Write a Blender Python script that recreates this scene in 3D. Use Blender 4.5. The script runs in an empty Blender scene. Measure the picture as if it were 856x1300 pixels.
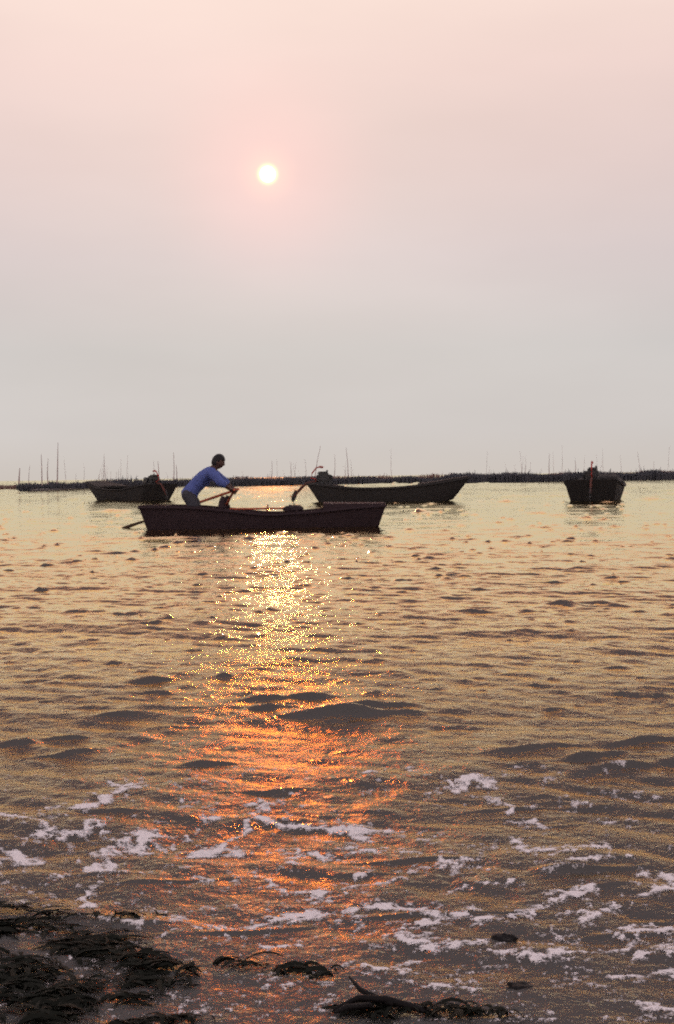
import bpy, bmesh, math, random
import numpy as np
from mathutils import Vector, Matrix

# ------------------------------------------------------------------ camera, sky, sun, exposure
sc = bpy.context.scene
COL = sc.collection
H_CAM, F = 0.80, 1900.0                      # eye height above the lake (m), focal length in photo pixels
PITCH, ROLL = math.atan(45.5 / F), math.radians(0.8)
FWD = Vector((0, math.cos(PITCH), -math.sin(PITCH)))
R0, U0 = Vector((1, 0, 0)), Vector((0, math.sin(PITCH), math.cos(PITCH)))
RIGHT = R0 * math.cos(ROLL) - U0 * math.sin(ROLL)
UP = U0 * math.cos(ROLL) + R0 * math.sin(ROLL)
CAM = Vector((0, 0, H_CAM))
cd = bpy.data.cameras.new('camera'); cam = bpy.data.objects.new('camera', cd); COL.objects.link(cam)
m3 = Matrix((RIGHT, UP, -FWD)).transposed()
cam.matrix_world = Matrix.Translation(CAM) @ m3.to_4x4()
cd.sensor_fit = 'VERTICAL'; cd.sensor_height = 36; cd.lens = 36 * F / 1300.0
cd.clip_start = 0.05; cd.clip_end = 20000
sc.camera = cam

def ray(px, py):
    return FWD + RIGHT * ((px - 428) / F) - UP * ((py - 650) / F)
def ground(px, py):                          # a point of the water surface
    d = ray(px, py); t = -H_CAM / d.z
    return CAM + d * t
def deep(px, py, Y):                         # a point at distance Y
    d = ray(px, py); return CAM + d * (Y / d.y)

sun_dir = ray(340, 221).normalized()
SUN_EL = math.asin(sun_dir.z); SUN_AZ = math.atan2(sun_dir.x, sun_dir.y)

def s2l(c):
    return tuple(((v / 255) / 12.92 if v / 255 <= .04045 else ((v / 255 + .055) / 1.055) ** 2.4) for v in c)

SKY_STRENGTH = 0.10
w = bpy.data.worlds.new('World'); sc.world = w; w.use_nodes = True
nt = w.node_tree; N = nt.nodes; L = nt.links
for n in list(N): N.remove(n)
def nd(t, **k):
    n = N.new(t)
    for a, b in k.items(): setattr(n, a, b)
    return n
out = nd('ShaderNodeOutputWorld'); bg = nd('ShaderNodeBackground'); bg.inputs[1].default_value = SKY_STRENGTH
L.new(bg.outputs[0], out.inputs[0])
sky = nd('ShaderNodeTexSky', sky_type='NISHITA', sun_disc=False)
sky.sun_elevation = SUN_EL; sky.sun_rotation = SUN_AZ; sky.air_density = 1.0; sky.dust_density = 8.0; sky.ozone_density = 0.5
tc = nd('ShaderNodeTexCoord')
nrm = nd('ShaderNodeVectorMath', operation='NORMALIZE'); L.new(tc.outputs['Generated'], nrm.inputs[0])
sep = nd('ShaderNodeSeparateXYZ'); L.new(nrm.outputs[0], sep.inputs[0])
ramp = nd('ShaderNodeValToRGB'); L.new(sep.outputs['Z'], ramp.inputs[0])
stops = [(0.0, (207, 198, 190)), (0.03, (208, 202, 198)), (0.085, (206, 202, 200)), (0.145, (214, 202, 202)),
         (0.20, (224, 204, 201)), (0.26, (237, 212, 206)), (0.305, (245, 221, 212)), (0.40, (238, 216, 210)),
         (0.55, (212, 198, 198)), (1.0, (186, 180, 188))]
el = ramp.color_ramp.elements
while len(el) > 1: el.remove(el[-1])
for i, (p, c) in enumerate(stops):
    e = el[0] if i == 0 else el.new(p)
    e.position = p; e.color = (*s2l(c), 1)
dot = nd('ShaderNodeVectorMath', operation='DOT_PRODUCT'); L.new(nrm.outputs[0], dot.inputs[0]); dot.inputs[1].default_value = sun_dir
ac = nd('ShaderNodeMath', operation='ARCCOSINE'); L.new(dot.outputs['Value'], ac.inputs[0])
deg = nd('ShaderNodeMath', operation='MULTIPLY'); L.new(ac.outputs[0], deg.inputs[0]); deg.inputs[1].default_value = 180 / math.pi
def halo(r0, r1, col, prev, power=1.0, interp='SMOOTHSTEP'):      # light round the sun, falling off with angle
    mr = nd('ShaderNodeMapRange', interpolation_type=interp); L.new(deg.outputs[0], mr.inputs[0])
    mr.inputs[1].default_value = r0; mr.inputs[2].default_value = r1
    mr.inputs[3].default_value = 1; mr.inputs[4].default_value = 0
    v = mr.outputs[0]
    if power != 1:
        pw = nd('ShaderNodeMath', operation='POWER'); L.new(v, pw.inputs[0]); pw.inputs[1].default_value = power; v = pw.outputs[0]
    mx = nd('ShaderNodeMix', data_type='RGBA', blend_type='ADD'); mx.clamp_factor = False
    L.new(v, mx.inputs[0]); L.new(prev, mx.inputs[6]); mx.inputs[7].default_value = (*col, 1)
    return mx.outputs[2]
c = ramp.outputs[0]
c = halo(0, 6.0, (.16, .035, .03), c, 1.5)
c = halo(0, 1.6, (.20, .10, .03), c, 1.8)
c = halo(.20, .54, (1.0, .75, .12), c, 1.8)
c = halo(.14, .36, (5, 4.4, 3.2), c, 1.4)
hz = nd('ShaderNodeMapping'); hz.inputs['Scale'].default_value = (3.2, 3.2, 11); L.new(nrm.outputs[0], hz.inputs[0])     # uneven smoke haze
hn = nd('ShaderNodeTexNoise'); hn.inputs['Scale'].default_value = 1; hn.inputs['Detail'].default_value = 4; L.new(hz.outputs[0], hn.inputs['Vector'])
hr_ = nd('ShaderNodeMapRange'); L.new(hn.outputs['Fac'], hr_.inputs[0])
for i_, v_ in ((1, .3), (2, .7), (3, .955), (4, 1.045)): hr_.inputs[i_].default_value = v_
hv = nd('ShaderNodeVectorMath', operation='SCALE'); L.new(c, hv.inputs[0]); L.new(hr_.outputs[0], hv.inputs['Scale']); c = hv.outputs[0]
up = nd('ShaderNodeVectorMath', operation='SCALE'); L.new(c, up.inputs[0]); up.inputs['Scale'].default_value = 1 / SKY_STRENGTH
mix = nd('ShaderNodeMix', data_type='RGBA'); mix.inputs[0].default_value = 0.008
L.new(up.outputs[0], mix.inputs[6]); L.new(sky.outputs[0], mix.inputs[7]); L.new(mix.outputs[2], bg.inputs[0])

ld = bpy.data.lights.new('sun', 'SUN'); sun = bpy.data.objects.new('sun', ld); COL.objects.link(sun)
ld.energy = 0.15; ld.angle = math.radians(0.53); ld.color = (1.0, .29, .045)
sun.rotation_euler = (-sun_dir).to_track_quat('-Z', 'Y').to_euler()

vs = sc.view_settings; vs.view_transform = 'Standard'; vs.look = 'None'; vs.exposure = 0; vs.gamma = 1; vs.use_curve_mapping = False
sc.cycles.use_denoising = False
sc.cycles.use_adaptive_sampling = True; sc.cycles.adaptive_threshold = 0.05; sc.cycles.adaptive_min_samples = 12
sc.cycles.max_bounces = 5
sc.cycles.pixel_filter_type = 'BLACKMAN_HARRIS'; sc.cycles.filter_width = 2.0      # a soft small-camera lens

# ------------------------------------------------------------------ helpers
rnd = random.Random(7)
rng = np.random.default_rng(11)

def tag(o, label=None, cat=None, group=None, kind=None):
    if label: o['label'] = label
    if cat: o['category'] = cat
    if group: o['group'] = group
    if kind: o['kind'] = kind
    return o
def empty(name, loc, rz=0):
    o = bpy.data.objects.new(name, None); COL.objects.link(o); o.location = loc; o.rotation_euler = (0, 0, rz)
    o.empty_display_size = .2
    return o
def link_mesh(name, me, mat, parent=None, smooth=False):
    o = bpy.data.objects.new(name, me); COL.objects.link(o)
    if mat: me.materials.append(mat)
    if parent: o.parent = parent
    if smooth:
        me.polygons.foreach_set('use_smooth', [True] * len(me.polygons))
    return o
def bm_obj(name, bm, mat, parent=None, smooth=False):
    bmesh.ops.recalc_face_normals(bm, faces=bm.faces[:])
    me = bpy.data.meshes.new(name); bm.to_mesh(me); bm.free()
    return link_mesh(name, me, mat, parent, smooth)
def tube(bm, pts, radii, seg=8, cap=True):
    pts = [Vector(p) for p in pts]
    if not isinstance(radii, (list, tuple)): radii = [radii] * len(pts)
    rings = []
    for i, p in enumerate(pts):
        t = (pts[min(i + 1, len(pts) - 1)] - pts[max(i - 1, 0)]).normalized()
        a = t.cross(Vector((0, 0, 1)))
        if a.length < .05: a = t.cross(Vector((0, 1, 0)))
        a.normalize(); b = t.cross(a)
        rings.append([bm.verts.new(p + (a * math.cos(q) + b * math.sin(q)) * radii[i])
                      for q in (2 * math.pi * k / seg for k in range(seg))])
    for r1, r2 in zip(rings, rings[1:]):
        for k in range(seg):
            bm.faces.new((r1[k], r1[(k + 1) % seg], r2[(k + 1) % seg], r2[k]))
    if cap:
        bm.faces.new(rings[0][::-1]); bm.faces.new(rings[-1])
def box(bm, c, s, rot=None, bev=0.0):
    r = bmesh.ops.create_cube(bm, size=1)
    vv = r['verts']
    M = Matrix.Translation(Vector(c)) @ (rot.to_4x4() if rot else Matrix.Identity(4)) @ Matrix.Diagonal((*s, 1))
    bmesh.ops.transform(bm, matrix=M, verts=vv)
    if bev:
        ed = list({e for v in vv for e in v.link_edges})
        bmesh.ops.bevel(bm, geom=ed, offset=bev, segments=2, affect='EDGES')

def mat(name, col, rough=.7, var=.35, scale=6, bump=.0, bump_d=.01, stretch=(1, 1, 1), spec=.3):
    m = bpy.data.materials.new(name); m.use_nodes = True
    t = m.node_tree; p = t.nodes['Principled BSDF']
    tcn = t.nodes.new('ShaderNodeTexCoord'); mp = t.nodes.new('ShaderNodeMapping'); mp.inputs['Scale'].default_value = stretch
    nz = t.nodes.new('ShaderNodeTexNoise'); nz.inputs['Scale'].default_value = scale; nz.inputs['Detail'].default_value = 6
    t.links.new(tcn.outputs['Object'], mp.inputs[0]); t.links.new(mp.outputs[0], nz.inputs['Vector'])
    mx = t.nodes.new('ShaderNodeMix'); mx.data_type = 'RGBA'
    mx.inputs[6].default_value = (*[x * (1 - var) for x in col], 1); mx.inputs[7].default_value = (*[x * (1 + var) for x in col], 1)
    t.links.new(nz.outputs['Fac'], mx.inputs[0]); t.links.new(mx.outputs[2], p.inputs['Base Color'])
    p.inputs['Roughness'].default_value = rough; p.inputs['Specular IOR Level'].default_value = spec
    if bump:
        b = t.nodes.new('ShaderNodeBump'); b.inputs['Strength'].default_value = bump; b.inputs['Distance'].default_value = bump_d
        t.links.new(nz.outputs['Fac'], b.inputs['Height']); t.links.new(b.outputs[0], p.inputs['Normal'])
    return m
M_HULL = mat('tarred_wood', (.045, .030, .036), .8, .4, 5, .5, .01, (1, 8, 8), .15)
M_HULL2 = mat('weathered_wood', (.045, .042, .042), .85, .35, 4, .5, .01, (1, 8, 8), .15)
M_PLANK = mat('plank_wood', (.10, .065, .045), .75, .3, 6, .4, .006, (1, 8, 8))
M_BAMBOO_BACKLIT = mat('bamboo', (.55, .13, .07), .5, .3, 9, .3, .003)  # red of the low sun shining from behind, put into the base colour
M_POLE = mat('hazed_bamboo', (.42, .30, .30), .7, .3, 5)  # stakes paled in base colour to stand in for haze
M_IRON = mat('engine_iron', (.045, .045, .048), .55, .3, 12, .3, .004, spec=.4)
M_RED = mat('red_paint', (.42, .045, .035), .5, .25, 15)
M_GLINT_RED = mat('glint_red_steel', (.13, .045, .035), .7, .3, 15)  # steel coloured red for the bright glint behind the thin shaft
M_REED = mat('reed_leaves', (.085, .086, .10), .8, .5, .6, spec=.1)  # base colour lightened towards haze
M_REED2 = mat('hazed_reed_leaves', (.26, .17, .15), .8, .4, .6, spec=.1)  # distance haze painted into the leaf colour
M_MUD = mat('wet_mud', (.06, .05, .05), .6, .3, 3, .5, .02)
M_SKIN = mat('tanned_skin', (.10, .055, .045), .55, .2, 12)
M_SHIRT = mat('blue_cotton', (.095, .13, .38), .85, .18, 9, .4, .006)
M_TROUS = mat('dark_cotton', (.055, .055, .07), .85, .2, 9, .4, .006)
M_HAIR = mat('black_hair', (.012, .010, .012), .5, .3, 60, .5, .004)
M_WEED = mat('rotting_weed', (.012, .013, .010), .75, .7, 14, .4, .004, spec=.08)
M_STONE = mat('wet_stone', (.012, .010, .011), .6, .5, 18, .6, .006, spec=.12)

def foam_material():
    m = mat('foam', (.90, .83, .86), .9, .14, 70, .8, .003, spec=.2)
    t = m.node_tree; p = t.nodes['Principled BSDF']; o = t.nodes['Material Output']
    at = t.nodes.new('ShaderNodeAttribute'); at.attribute_name = 'thickness'
    g = t.nodes.new('ShaderNodeNewGeometry')
    n1 = t.nodes.new('ShaderNodeTexNoise'); n1.inputs['Scale'].default_value = 240; n1.inputs['Detail'].default_value = 3
    vo = t.nodes.new('ShaderNodeTexVoronoi'); vo.feature = 'DISTANCE_TO_EDGE'; vo.inputs['Scale'].default_value = 90
    t.links.new(g.outputs['Position'], n1.inputs['Vector']); t.links.new(g.outputs['Position'], vo.inputs['Vector'])
    def mth(op, a, b):
        n = t.nodes.new('ShaderNodeMath'); n.operation = op
        for i, v in enumerate((a, b)):
            if isinstance(v, (int, float)): n.inputs[i].default_value = v
            else: t.links.new(v, n.inputs[i])
        return n.outputs[0]
    # bubbles burst first where the foam is thin: cells open into holes, edges stay
    k = mth('ADD', mth('MULTIPLY', at.outputs['Fac'], 2.0), mth('MULTIPLY', mth('SUBTRACT', n1.outputs['Fac'], .5), 3.0))
    k = mth('SUBTRACT', k, mth('MULTIPLY', vo.outputs['Distance'], .5))
    mr = t.nodes.new('ShaderNodeMapRange'); t.links.new(k, mr.inputs[0])
    for i, v in ((1, -.02), (2, .85), (3, 0), (4, .97)): mr.inputs[i].default_value = v
    tr = t.nodes.new('ShaderNodeBsdfTransparent'); mx = t.nodes.new('ShaderNodeMixShader')
    t.links.new(mr.outputs[0], mx.inputs[0]); t.links.new(tr.outputs[0], mx.inputs[1]); t.links.new(p.outputs[0], mx.inputs[2]); t.links.new(mx.outputs[0], o.inputs[0])
    return m
M_FOAM = foam_material()

# ------------------------------------------------------------------ numpy noise
def vnoise(x, y, seed=0):
    xi = np.floor(x).astype(np.int64); yi = np.floor(y).astype(np.int64)
    fx = x - xi; fy = y - yi
    fx = fx * fx * (3 - 2 * fx); fy = fy * fy * (3 - 2 * fy)
    def h(a, b):
        n = (a * 374761393 + b * 668265263 + seed * 982451653) & 0xffffffff
        n = ((n ^ (n >> 13)) * 1274126177) & 0xffffffff
        n = (n ^ (n >> 16)) & 0xffffff
        return n / float(0xffffff)
    return (h(xi, yi) * (1 - fx) + h(xi + 1, yi) * fx) * (1 - fy) + (h(xi, yi + 1) * (1 - fx) + h(xi + 1, yi + 1) * fx) * fy
def fbm(x, y, seed=0, o=4):
    s = 0; a = .5; t = 0
    for k in range(o):
        s = s + a * vnoise(x * 2 ** k, y * 2 ** k, seed + k); t += a; a *= .5
    return s / t

# ------------------------------------------------------------------ wave field
YB = 23.75                                   # distance of the rowing boat
COMPS = []
def STEP(q): return float(np.interp(q, [20, 30, 130, 220], [.4, .28, .28, .75]))
for i in range(64):
    Lw = math.exp(rng.uniform(math.log(.10), math.log(2.6)))
    phi = rng.normal(0, .38 if Lw > .5 else .75)                 # travelling towards the shore, with spread
    s = .006 if Lw > .6 else (.012 if Lw > .25 else .020)
    COMPS.append((Lw, phi, s * Lw / (2 * math.pi), rng.uniform(0, 6.28), int(rng.integers(1000))))
WAVELETS = []                                # single steeper crests: cx, cy, half length, height, front width, back width, angle, curve
def wavelet(x0, y0, x1, y1, face, seed=0, back=2.4, steep=1.4, clampk=1.3):
    a = ground(x0, y0); b = ground(x1, y1)
    mid = (a + b) / 2; D = mid.y
    A = face * D / F * .45
    ang = math.atan2(b.y - a.y, b.x - a.x)
    wf = max(A * steep, clampk * STEP(H_CAM * F / D) * D * D / (H_CAM * F))
    WAVELETS.append((mid.x, mid.y, (b - a).length / 2 * .8, A, wf, wf * back, ang, rng.uniform(-.25, .25)))
for q in [(270, 893, 470, 884, 20), (300, 916, 575, 902, 24), (380, 903, 560, 895, 20), (290, 906, 400, 898, 12), (430, 782, 560, 779, 7), (555, 775, 640, 779, 10), (640, 779, 700, 773, 7),
          (690, 764, 735, 770, 12), (735, 762, 800, 770, 8), (145, 868, 235, 860, 14), (0, 946, 60, 940, 14), (40, 938, 135, 934, 9), (198, 791, 232, 786, 9),
          (100, 704, 190, 702, 6), (70, 778, 120, 776, 5), (125, 782, 190, 776, 8), (812, 886, 850, 882, 11), (770, 884, 800, 880, 6),
          (590, 962, 780, 945, 13), (680, 990, 900, 962, 15), (640, 975, 860, 952, 11), (740, 950, 900, 938, 11), (200, 974, 320, 968, 14), (0, 775, 60, 768, 6),
          (0, 870, 80, 862, 8), (110, 912, 190, 905, 8), (20, 965, 140, 950, 10), (700, 655, 722, 654, 5), (830, 652, 850, 652, 4),
          (250, 1010, 420, 1004, 8), (560, 1030, 800, 1018, 9), (420, 1095, 640, 1088, 8), (100, 1122, 330, 1112, 6), (60, 1035, 200, 1030, 7),
          (640, 1110, 860, 1100, 8), (430, 1165, 620, 1160, 9), (200, 1192, 430, 1172, 8), (700, 1190, 880, 1182, 8)]:
    wavelet(*q)
for i in range(620):                         # short choppy crests out to the reeds
    py = 616 + 290 * rng.random() ** 1.9
    px = rng.uniform(-250, 1100)
    near = max(0.0, (py - 650) / 220)
    ln = rng.uniform(8, 26) * (1 + 1.2 * near)
    wavelet(px, py, px + ln, py + rng.normal(0, .6) - ln * .012, rng.uniform(3.2, 6.5) * (1 + .3 * near) * (1.0 if rng.random() < .5 else .6), back=2, clampk=.75)
for i in range(520):                         # small dashes of chop far out
    py = 614 + 100 * rng.random() ** 1.2
    px = rng.uniform(-250, 1100); ln = rng.uniform(6, 20)
    wavelet(px, py, px + ln, py - ln * .012, rng.uniform(3.0, 5.5), back=2, clampk=.7)
for i in range(26):
    py = rng.uniform(900, 1340); px = rng.uniform(-250, 1100); ln = rng.uniform(60, 190)
    wavelet(px, py, px + ln, py - ln * .03 + rng.normal(0, 3), rng.uniform(4, 8), back=2.4)

HULLS = []                                   # footprints where hulls press the water calm
def calm(x, y):
    k = np.ones_like(x)
    for (cx, cy, a, hl, hw) in HULLS:
        u = (x - cx) * math.cos(a) + (y - cy) * math.sin(a); v = -(x - cx) * math.sin(a) + (y - cy) * math.cos(a)
        d = np.maximum(np.abs(u) / hl, np.abs(v) / hw)
        k *= np.clip((d - .9) / .5, .25, 1)
    return k
def heights(x, y):
    x = np.asarray(x, float); y = np.asarray(y, float)
    dy = y * y / (H_CAM * F) * np.interp(H_CAM * F / y, [20, 30, 130, 220], [.4, .28, .28, .75])
    z = np.zeros_like(x)
    wx = x + .25 * (fbm(x * .9, y * .9, 5) - .5); wy = y + .25 * (fbm(x * .9, y * .9, 9) - .5)
    for (Lw, phi, a, p0, sd) in COMPS:
        k = 2 * math.pi / Lw
        fade = np.clip((Lw / np.maximum(dy, 1e-4) - 2.0) / 3.0, 0, 1)
        if not fade.any(): continue
        th = k * (wx * math.sin(phi) + wy * math.cos(phi)) + p0
        env = .35 + 1.3 * vnoise(x / (Lw * 3.5) + sd, y / (Lw * 3.5) - sd, sd)
        s = np.sin(th)
        z += a * env * fade * (s + .25 * np.cos(2 * th))
    for (cx, cy, hl, A, wf, wb, ang, cv) in WAVELETS:
        m = (np.abs(x - cx) < 2.6 * hl) & (np.abs(y - cy) < 2.6 * hl * abs(math.sin(ang)) + 3 * wb)
        if not m.any(): continue
        xx = x[m] - cx; yy = y[m] - cy
        u = (xx * math.cos(ang) + yy * math.sin(ang)) / hl
        v = -xx * math.sin(ang) + yy * math.cos(ang)
        v = v + cv * wf * 3 * u * u + wf * 1.5 * (vnoise(u * 1.6 + cx * 7, 0 * u + cy * 5, 3) - .5) + wf * .5 * (vnoise(u * 5 + cx, v / wb, 4) - .5)
        g = np.where(v < 0, np.exp(-(v / wf) ** 2), np.exp(-(v / wb) ** 2))
        z[m] += A * np.exp(-u ** 2 * 1.6) * g * (.7 + .6 * vnoise(u * 2.2 + cy * 3, 0 * u + cx, 31)
                                                 + .5 * (fbm(u * 2.5 + v / wf * .25 + cx, v / (wf * .75) + cy, 17, 3) - .5))
    return z * calm(x, y)

# ------------------------------------------------------------------ boats: positions first (the water needs the footprints)
gB = deep(335, 668, YB)
cRow = Vector((deep(335, 668, YB).x, YB, 0))
cMid = Vector((deep(493, 636, 46.0).x, 46.0, 0))
cLeft = Vector((deep(161, 635, 57.0).x, 57.0, 0))
cRight = Vector((deep(759, 636, 44.5).x, 44.5, 0))
A_LEFT, A_RIGHT = math.radians(180 - 52), math.radians(76)
HULLS += [(cRow.x, cRow.y, 0, 1.9, .5), (cMid.x, cMid.y, 0, 2.3, .7), (cLeft.x, cLeft.y, A_LEFT, 2.3, .7), (cRight.x, cRight.y, A_RIGHT, 2.3, .7)]

# ------------------------------------------------------------------ lake
def grid_mesh(name, X, Y, Z):
    nr, nc = X.shape
    me = bpy.data.meshes.new(name)
    co = np.stack([X, Y, Z], -1).reshape(-1, 3).astype(np.float32)
    idx = np.arange(nr * nc).reshape(nr, nc)
    q = np.stack([idx[:-1, :-1], idx[:-1, 1:], idx[1:, 1:], idx[1:, :-1]], -1).reshape(-1, 4)
    fill_mesh(me, co, q)
    return me
def fill_mesh(me, co, q):
    me.vertices.add(len(co)); me.vertices.foreach_set('co', np.ascontiguousarray(co, np.float32).ravel())
    k = q.shape[1]
    me.loops.add(len(q) * k); me.loops.foreach_set('vertex_index', np.ascontiguousarray(q, np.int32).ravel())
    me.polygons.add(len(q)); me.polygons.foreach_set('loop_start', np.arange(0, len(q) * k, k, dtype=np.int32))
    me.polygons.foreach_set('use_smooth', np.ones(len(q), bool))
    me.update(calc_edges=True)
qs = [1500.0]
while qs[-1] > 6: qs.append(qs[-1] - (1.6 if qs[-1] > 720 else STEP(qs[-1])))
qs = np.concatenate([qs, np.geomspace(qs[-1], .25, 24)[1:]])
ys = H_CAM * F / qs
us = np.concatenate([np.linspace(-.62, -.29, 90, endpoint=False), np.linspace(-.29, .29, 900), np.linspace(.29, .62, 91)[1:]])
YY, UU = np.meshgrid(ys, us, indexing='ij')
XX = UU * (YY + .6 * np.exp(-YY / 20))
ZZ = heights(XX, YY)
me = grid_mesh('lake', XX, YY, ZZ)

def water_material():
    m = bpy.data.materials.new('lake_water'); m.use_nodes = True
    t = m.node_tree
    for n in list(t.nodes): t.nodes.remove(n)
    def n_(ty, **k):
        n = t.nodes.new(ty)
        for a, b in k.items(): setattr(n, a, b)
        return n
    o = n_('ShaderNodeOutputMaterial')
    geo = n_('ShaderNodeNewGeometry')
    sp_ = n_('ShaderNodeSeparateXYZ'); t.links.new(geo.outputs['Position'], sp_.inputs[0])
    shoal = n_('ShaderNodeMapRange'); t.links.new(sp_.outputs['Y'], shoal.inputs[0])   # choppier over the shallows than offshore
    for i_, v_ in ((1, 3.0), (2, 16.0), (3, 1.0), (4, .52)): shoal.inputs[i_].default_value = v_
    shoal2 = n_('ShaderNodeMapRange'); t.links.new(sp_.outputs['Y'], shoal2.inputs[0])
    for i_, v_ in ((1, 3.0), (2, 10.0), (3, 1.0), (4, .10)): shoal2.inputs[i_].default_value = v_
    prev = None
    for (sx, sy, sz, dist, det) in [(13, 9, 13, .012, 4), (36, 36, 36, .0046, 4), (110, 170, 110, .0016, 3)]:
        mp = n_('ShaderNodeMapping'); mp.inputs['Scale'].default_value = (sx, sy, sz)
        t.links.new(geo.outputs['Position'], mp.inputs[0])
        nz = n_('ShaderNodeTexNoise'); nz.inputs['Scale'].default_value = 1; nz.inputs['Detail'].default_value = det
        nz.inputs['Distortion'].default_value = .3
        t.links.new(mp.outputs[0], nz.inputs['Vector'])
        b = n_('ShaderNodeBump'); b.inputs['Distance'].default_value = dist
        t.links.new((shoal if sx < 20 else shoal2).outputs[0], b.inputs['Strength']); t.links.new(nz.outputs['Fac'], b.inputs['Height'])
        if prev: t.links.new(prev, b.inputs['Normal'])
        prev = b.outputs[0]
    fr = n_('ShaderNodeFresnel'); fr.inputs['IOR'].default_value = 1.5; t.links.new(prev, fr.inputs['Normal'])
    rp = n_('ShaderNodeValToRGB'); t.links.new(fr.outputs[0], rp.inputs[0])     # warm reflected glow put into the gloss colour, darker face-on, paler at grazing angles
    e = rp.color_ramp.elements
    e[0].position = 0; e[0].color = (.16, .11, .09, 1); e[1].position = .85; e[1].color = (1, .93, .68, 1)
    for p_, c_ in ((.15, (.40, .18, .10, 1)), (.34, (1, .44, .22, 1)), (.46, (1, .64, .36, 1)), (.58, (1, .79, .48, 1)), (.72, (1, .90, .61, 1))):
        x = e.new(p_); x.color = c_
    gl = n_('ShaderNodeBsdfGlossy'); ro_ = n_('ShaderNodeMapRange'); t.links.new(sp_.outputs['Y'], ro_.inputs[0])
    for i_, v_ in ((1, 3.0), (2, 7.0), (3, .16), (4, .03)): ro_.inputs[i_].default_value = v_
    rf_ = n_('ShaderNodeMapRange'); t.links.new(sp_.outputs['Y'], rf_.inputs[0])       # far off, ripples too small to model
    for i_, v_ in ((1, 30.0), (2, 90.0), (3, 0.0), (4, .06)): rf_.inputs[i_].default_value = v_
    ad_ = n_('ShaderNodeMath', operation='ADD'); t.links.new(ro_.outputs[0], ad_.inputs[0]); t.links.new(rf_.outputs[0], ad_.inputs[1])
    t.links.new(ad_.outputs[0], gl.inputs['Roughness'])
    t.links.new(rp.outputs[0], gl.inputs['Color']); t.links.new(prev, gl.inputs['Normal'])
    df = n_('ShaderNodeBsdfDiffuse'); df.inputs['Color'].default_value = (.104, .100, .100, 1); t.links.new(prev, df.inputs['Normal'])
    mx = n_('ShaderNodeMixShader'); pw_ = n_('ShaderNodeValToRGB'); t.links.new(fr.outputs[0], pw_.inputs[0])  # share of reflected light: murky from above, mirror-like at a grazing angle
    e2 = pw_.color_ramp.elements; e2[0].position = .05; e2[0].color = (.015,) * 3 + (1,); e2[1].position = .75; e2[1].color = (1, 1, 1, 1)
    for p_, v_ in ((.22, .035), (.30, .05), (.355, .09), (.41, .33), (.46, .76), (.51, .97)):
        x = e2.new(p_); x.color = (v_, v_, v_, 1)
    t.links.new(pw_.outputs[0], mx.inputs[0]); t.links.new(df.outputs[0], mx.inputs[1]); t.links.new(gl.outputs[0], mx.inputs[2])
    t.links.new(mx.outputs[0], o.inputs[0])
    return m
lake = link_mesh('lake', me, water_material()); tag(lake, 'rippled lake water under a low hazy sun', kind='structure')

# ------------------------------------------------------------------ foam lying on the shallow water
def ground_np(px, py):
    a = (px - 428) / F; b = (py - 650) / F
    dx = FWD.x + RIGHT.x * a - UP.x * b; dy = FWD.y + RIGHT.y * a - UP.y * b; dz = FWD.z + RIGHT.z * a - UP.z * b
    t = -H_CAM / dz
    return dx * t, dy * t
STREAKS = [  # polyline across the shallows, width
    ([(-40, 1038), (30, 1043), (70, 1062), (110, 1056), (150, 1062), (225, 1060)], 7), ([(115, 1098), (140, 1086), (165, 1072), (182, 1058)], 15),
    ([(118, 1103), (162, 1094)], 8), ([(95, 1027), (140, 1018), (180, 998)], 6), ([(150, 1000), (182, 1006)], 5), ([(235, 1082), (290, 1077)], 8),
    ([(258, 1074), (300, 1060), (325, 1026)], 5), ([(30, 1062), (80, 1064)], 6), ([(330, 1110), (362, 1126), (400, 1141), (418, 1130)], 11), ([(343, 1103), (362, 1096)], 7),
    ([(400, 1128), (462, 1110)], 6), ([(215, 1188), (262, 1175), (300, 1177), (360, 1166), (418, 1158)], 7), ([(440, 1073), (482, 1066), (462, 1056)], 8),
    ([(430, 1053), (497, 1048)], 5), ([(555, 1006), (585, 1000), (612, 988)], 8), ([(635, 1015), (652, 1036), (690, 1050)], 5), ([(655, 1068), (672, 1086), (694, 1088), (702, 1078), (772, 1074)], 7),
    ([(530, 1102), (592, 1097)], 6), ([(445, 1081), (528, 1080)], 6), ([(450, 1157), (520, 1152), (560, 1161), (604, 1154)], 8), ([(508, 1184), (540, 1201), (602, 1195)], 7),
    ([(520, 1178), (580, 1160)], 5), ([(640, 1166), (682, 1160), (700, 1142), (748, 1130)], 7), ([(720, 1162), (772, 1157), (738, 1170)], 9), ([(775, 1179), (842, 1181)], 9), ([(812, 1211), (880, 1204)], 8),
    ([(818, 1110), (850, 1118), (880, 1106)], 10), ([(812, 1134), (845, 1132)], 6), ([(635, 1208), (682, 1214), (702, 1216)], 6), ([(540, 1252), (602, 1257)], 5), ([(470, 1225), (520, 1235)], 5),
    ([(218, 1169), (240, 1166)], 7), ([(100, 1150), (106, 1130)], 5), ([(800, 1268), (830, 1282), (880, 1290)], 4), ([(316, 1024), (328, 1025)], 8), ([(60, 1110), (78, 1108)], 5), ([(140, 1168), (175, 1176)], 5),
    ([(690, 1218), (790, 1202)], 4), ([(340, 1200), (420, 1190)], 4), ([(250, 1040), (420, 1048)], 4), ([(360, 1084), (430, 1092)], 4), ([(600, 1166), (640, 1170)], 5), ([(500, 1225), (560, 1218)], 4),
    ([(430, 1128), (520, 1118)], 4), ([(560, 1130), (640, 1118)], 3.5), ([(0, 1080), (60, 1090)], 4), ([(720, 1095), (800, 1090)], 4), ([(780, 1240), (860, 1236)], 4), ([(480, 985), (450, 984)], 4)]
fx = np.arange(-60, 916, .55); fy = np.arange(975, 1300, .55)
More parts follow.
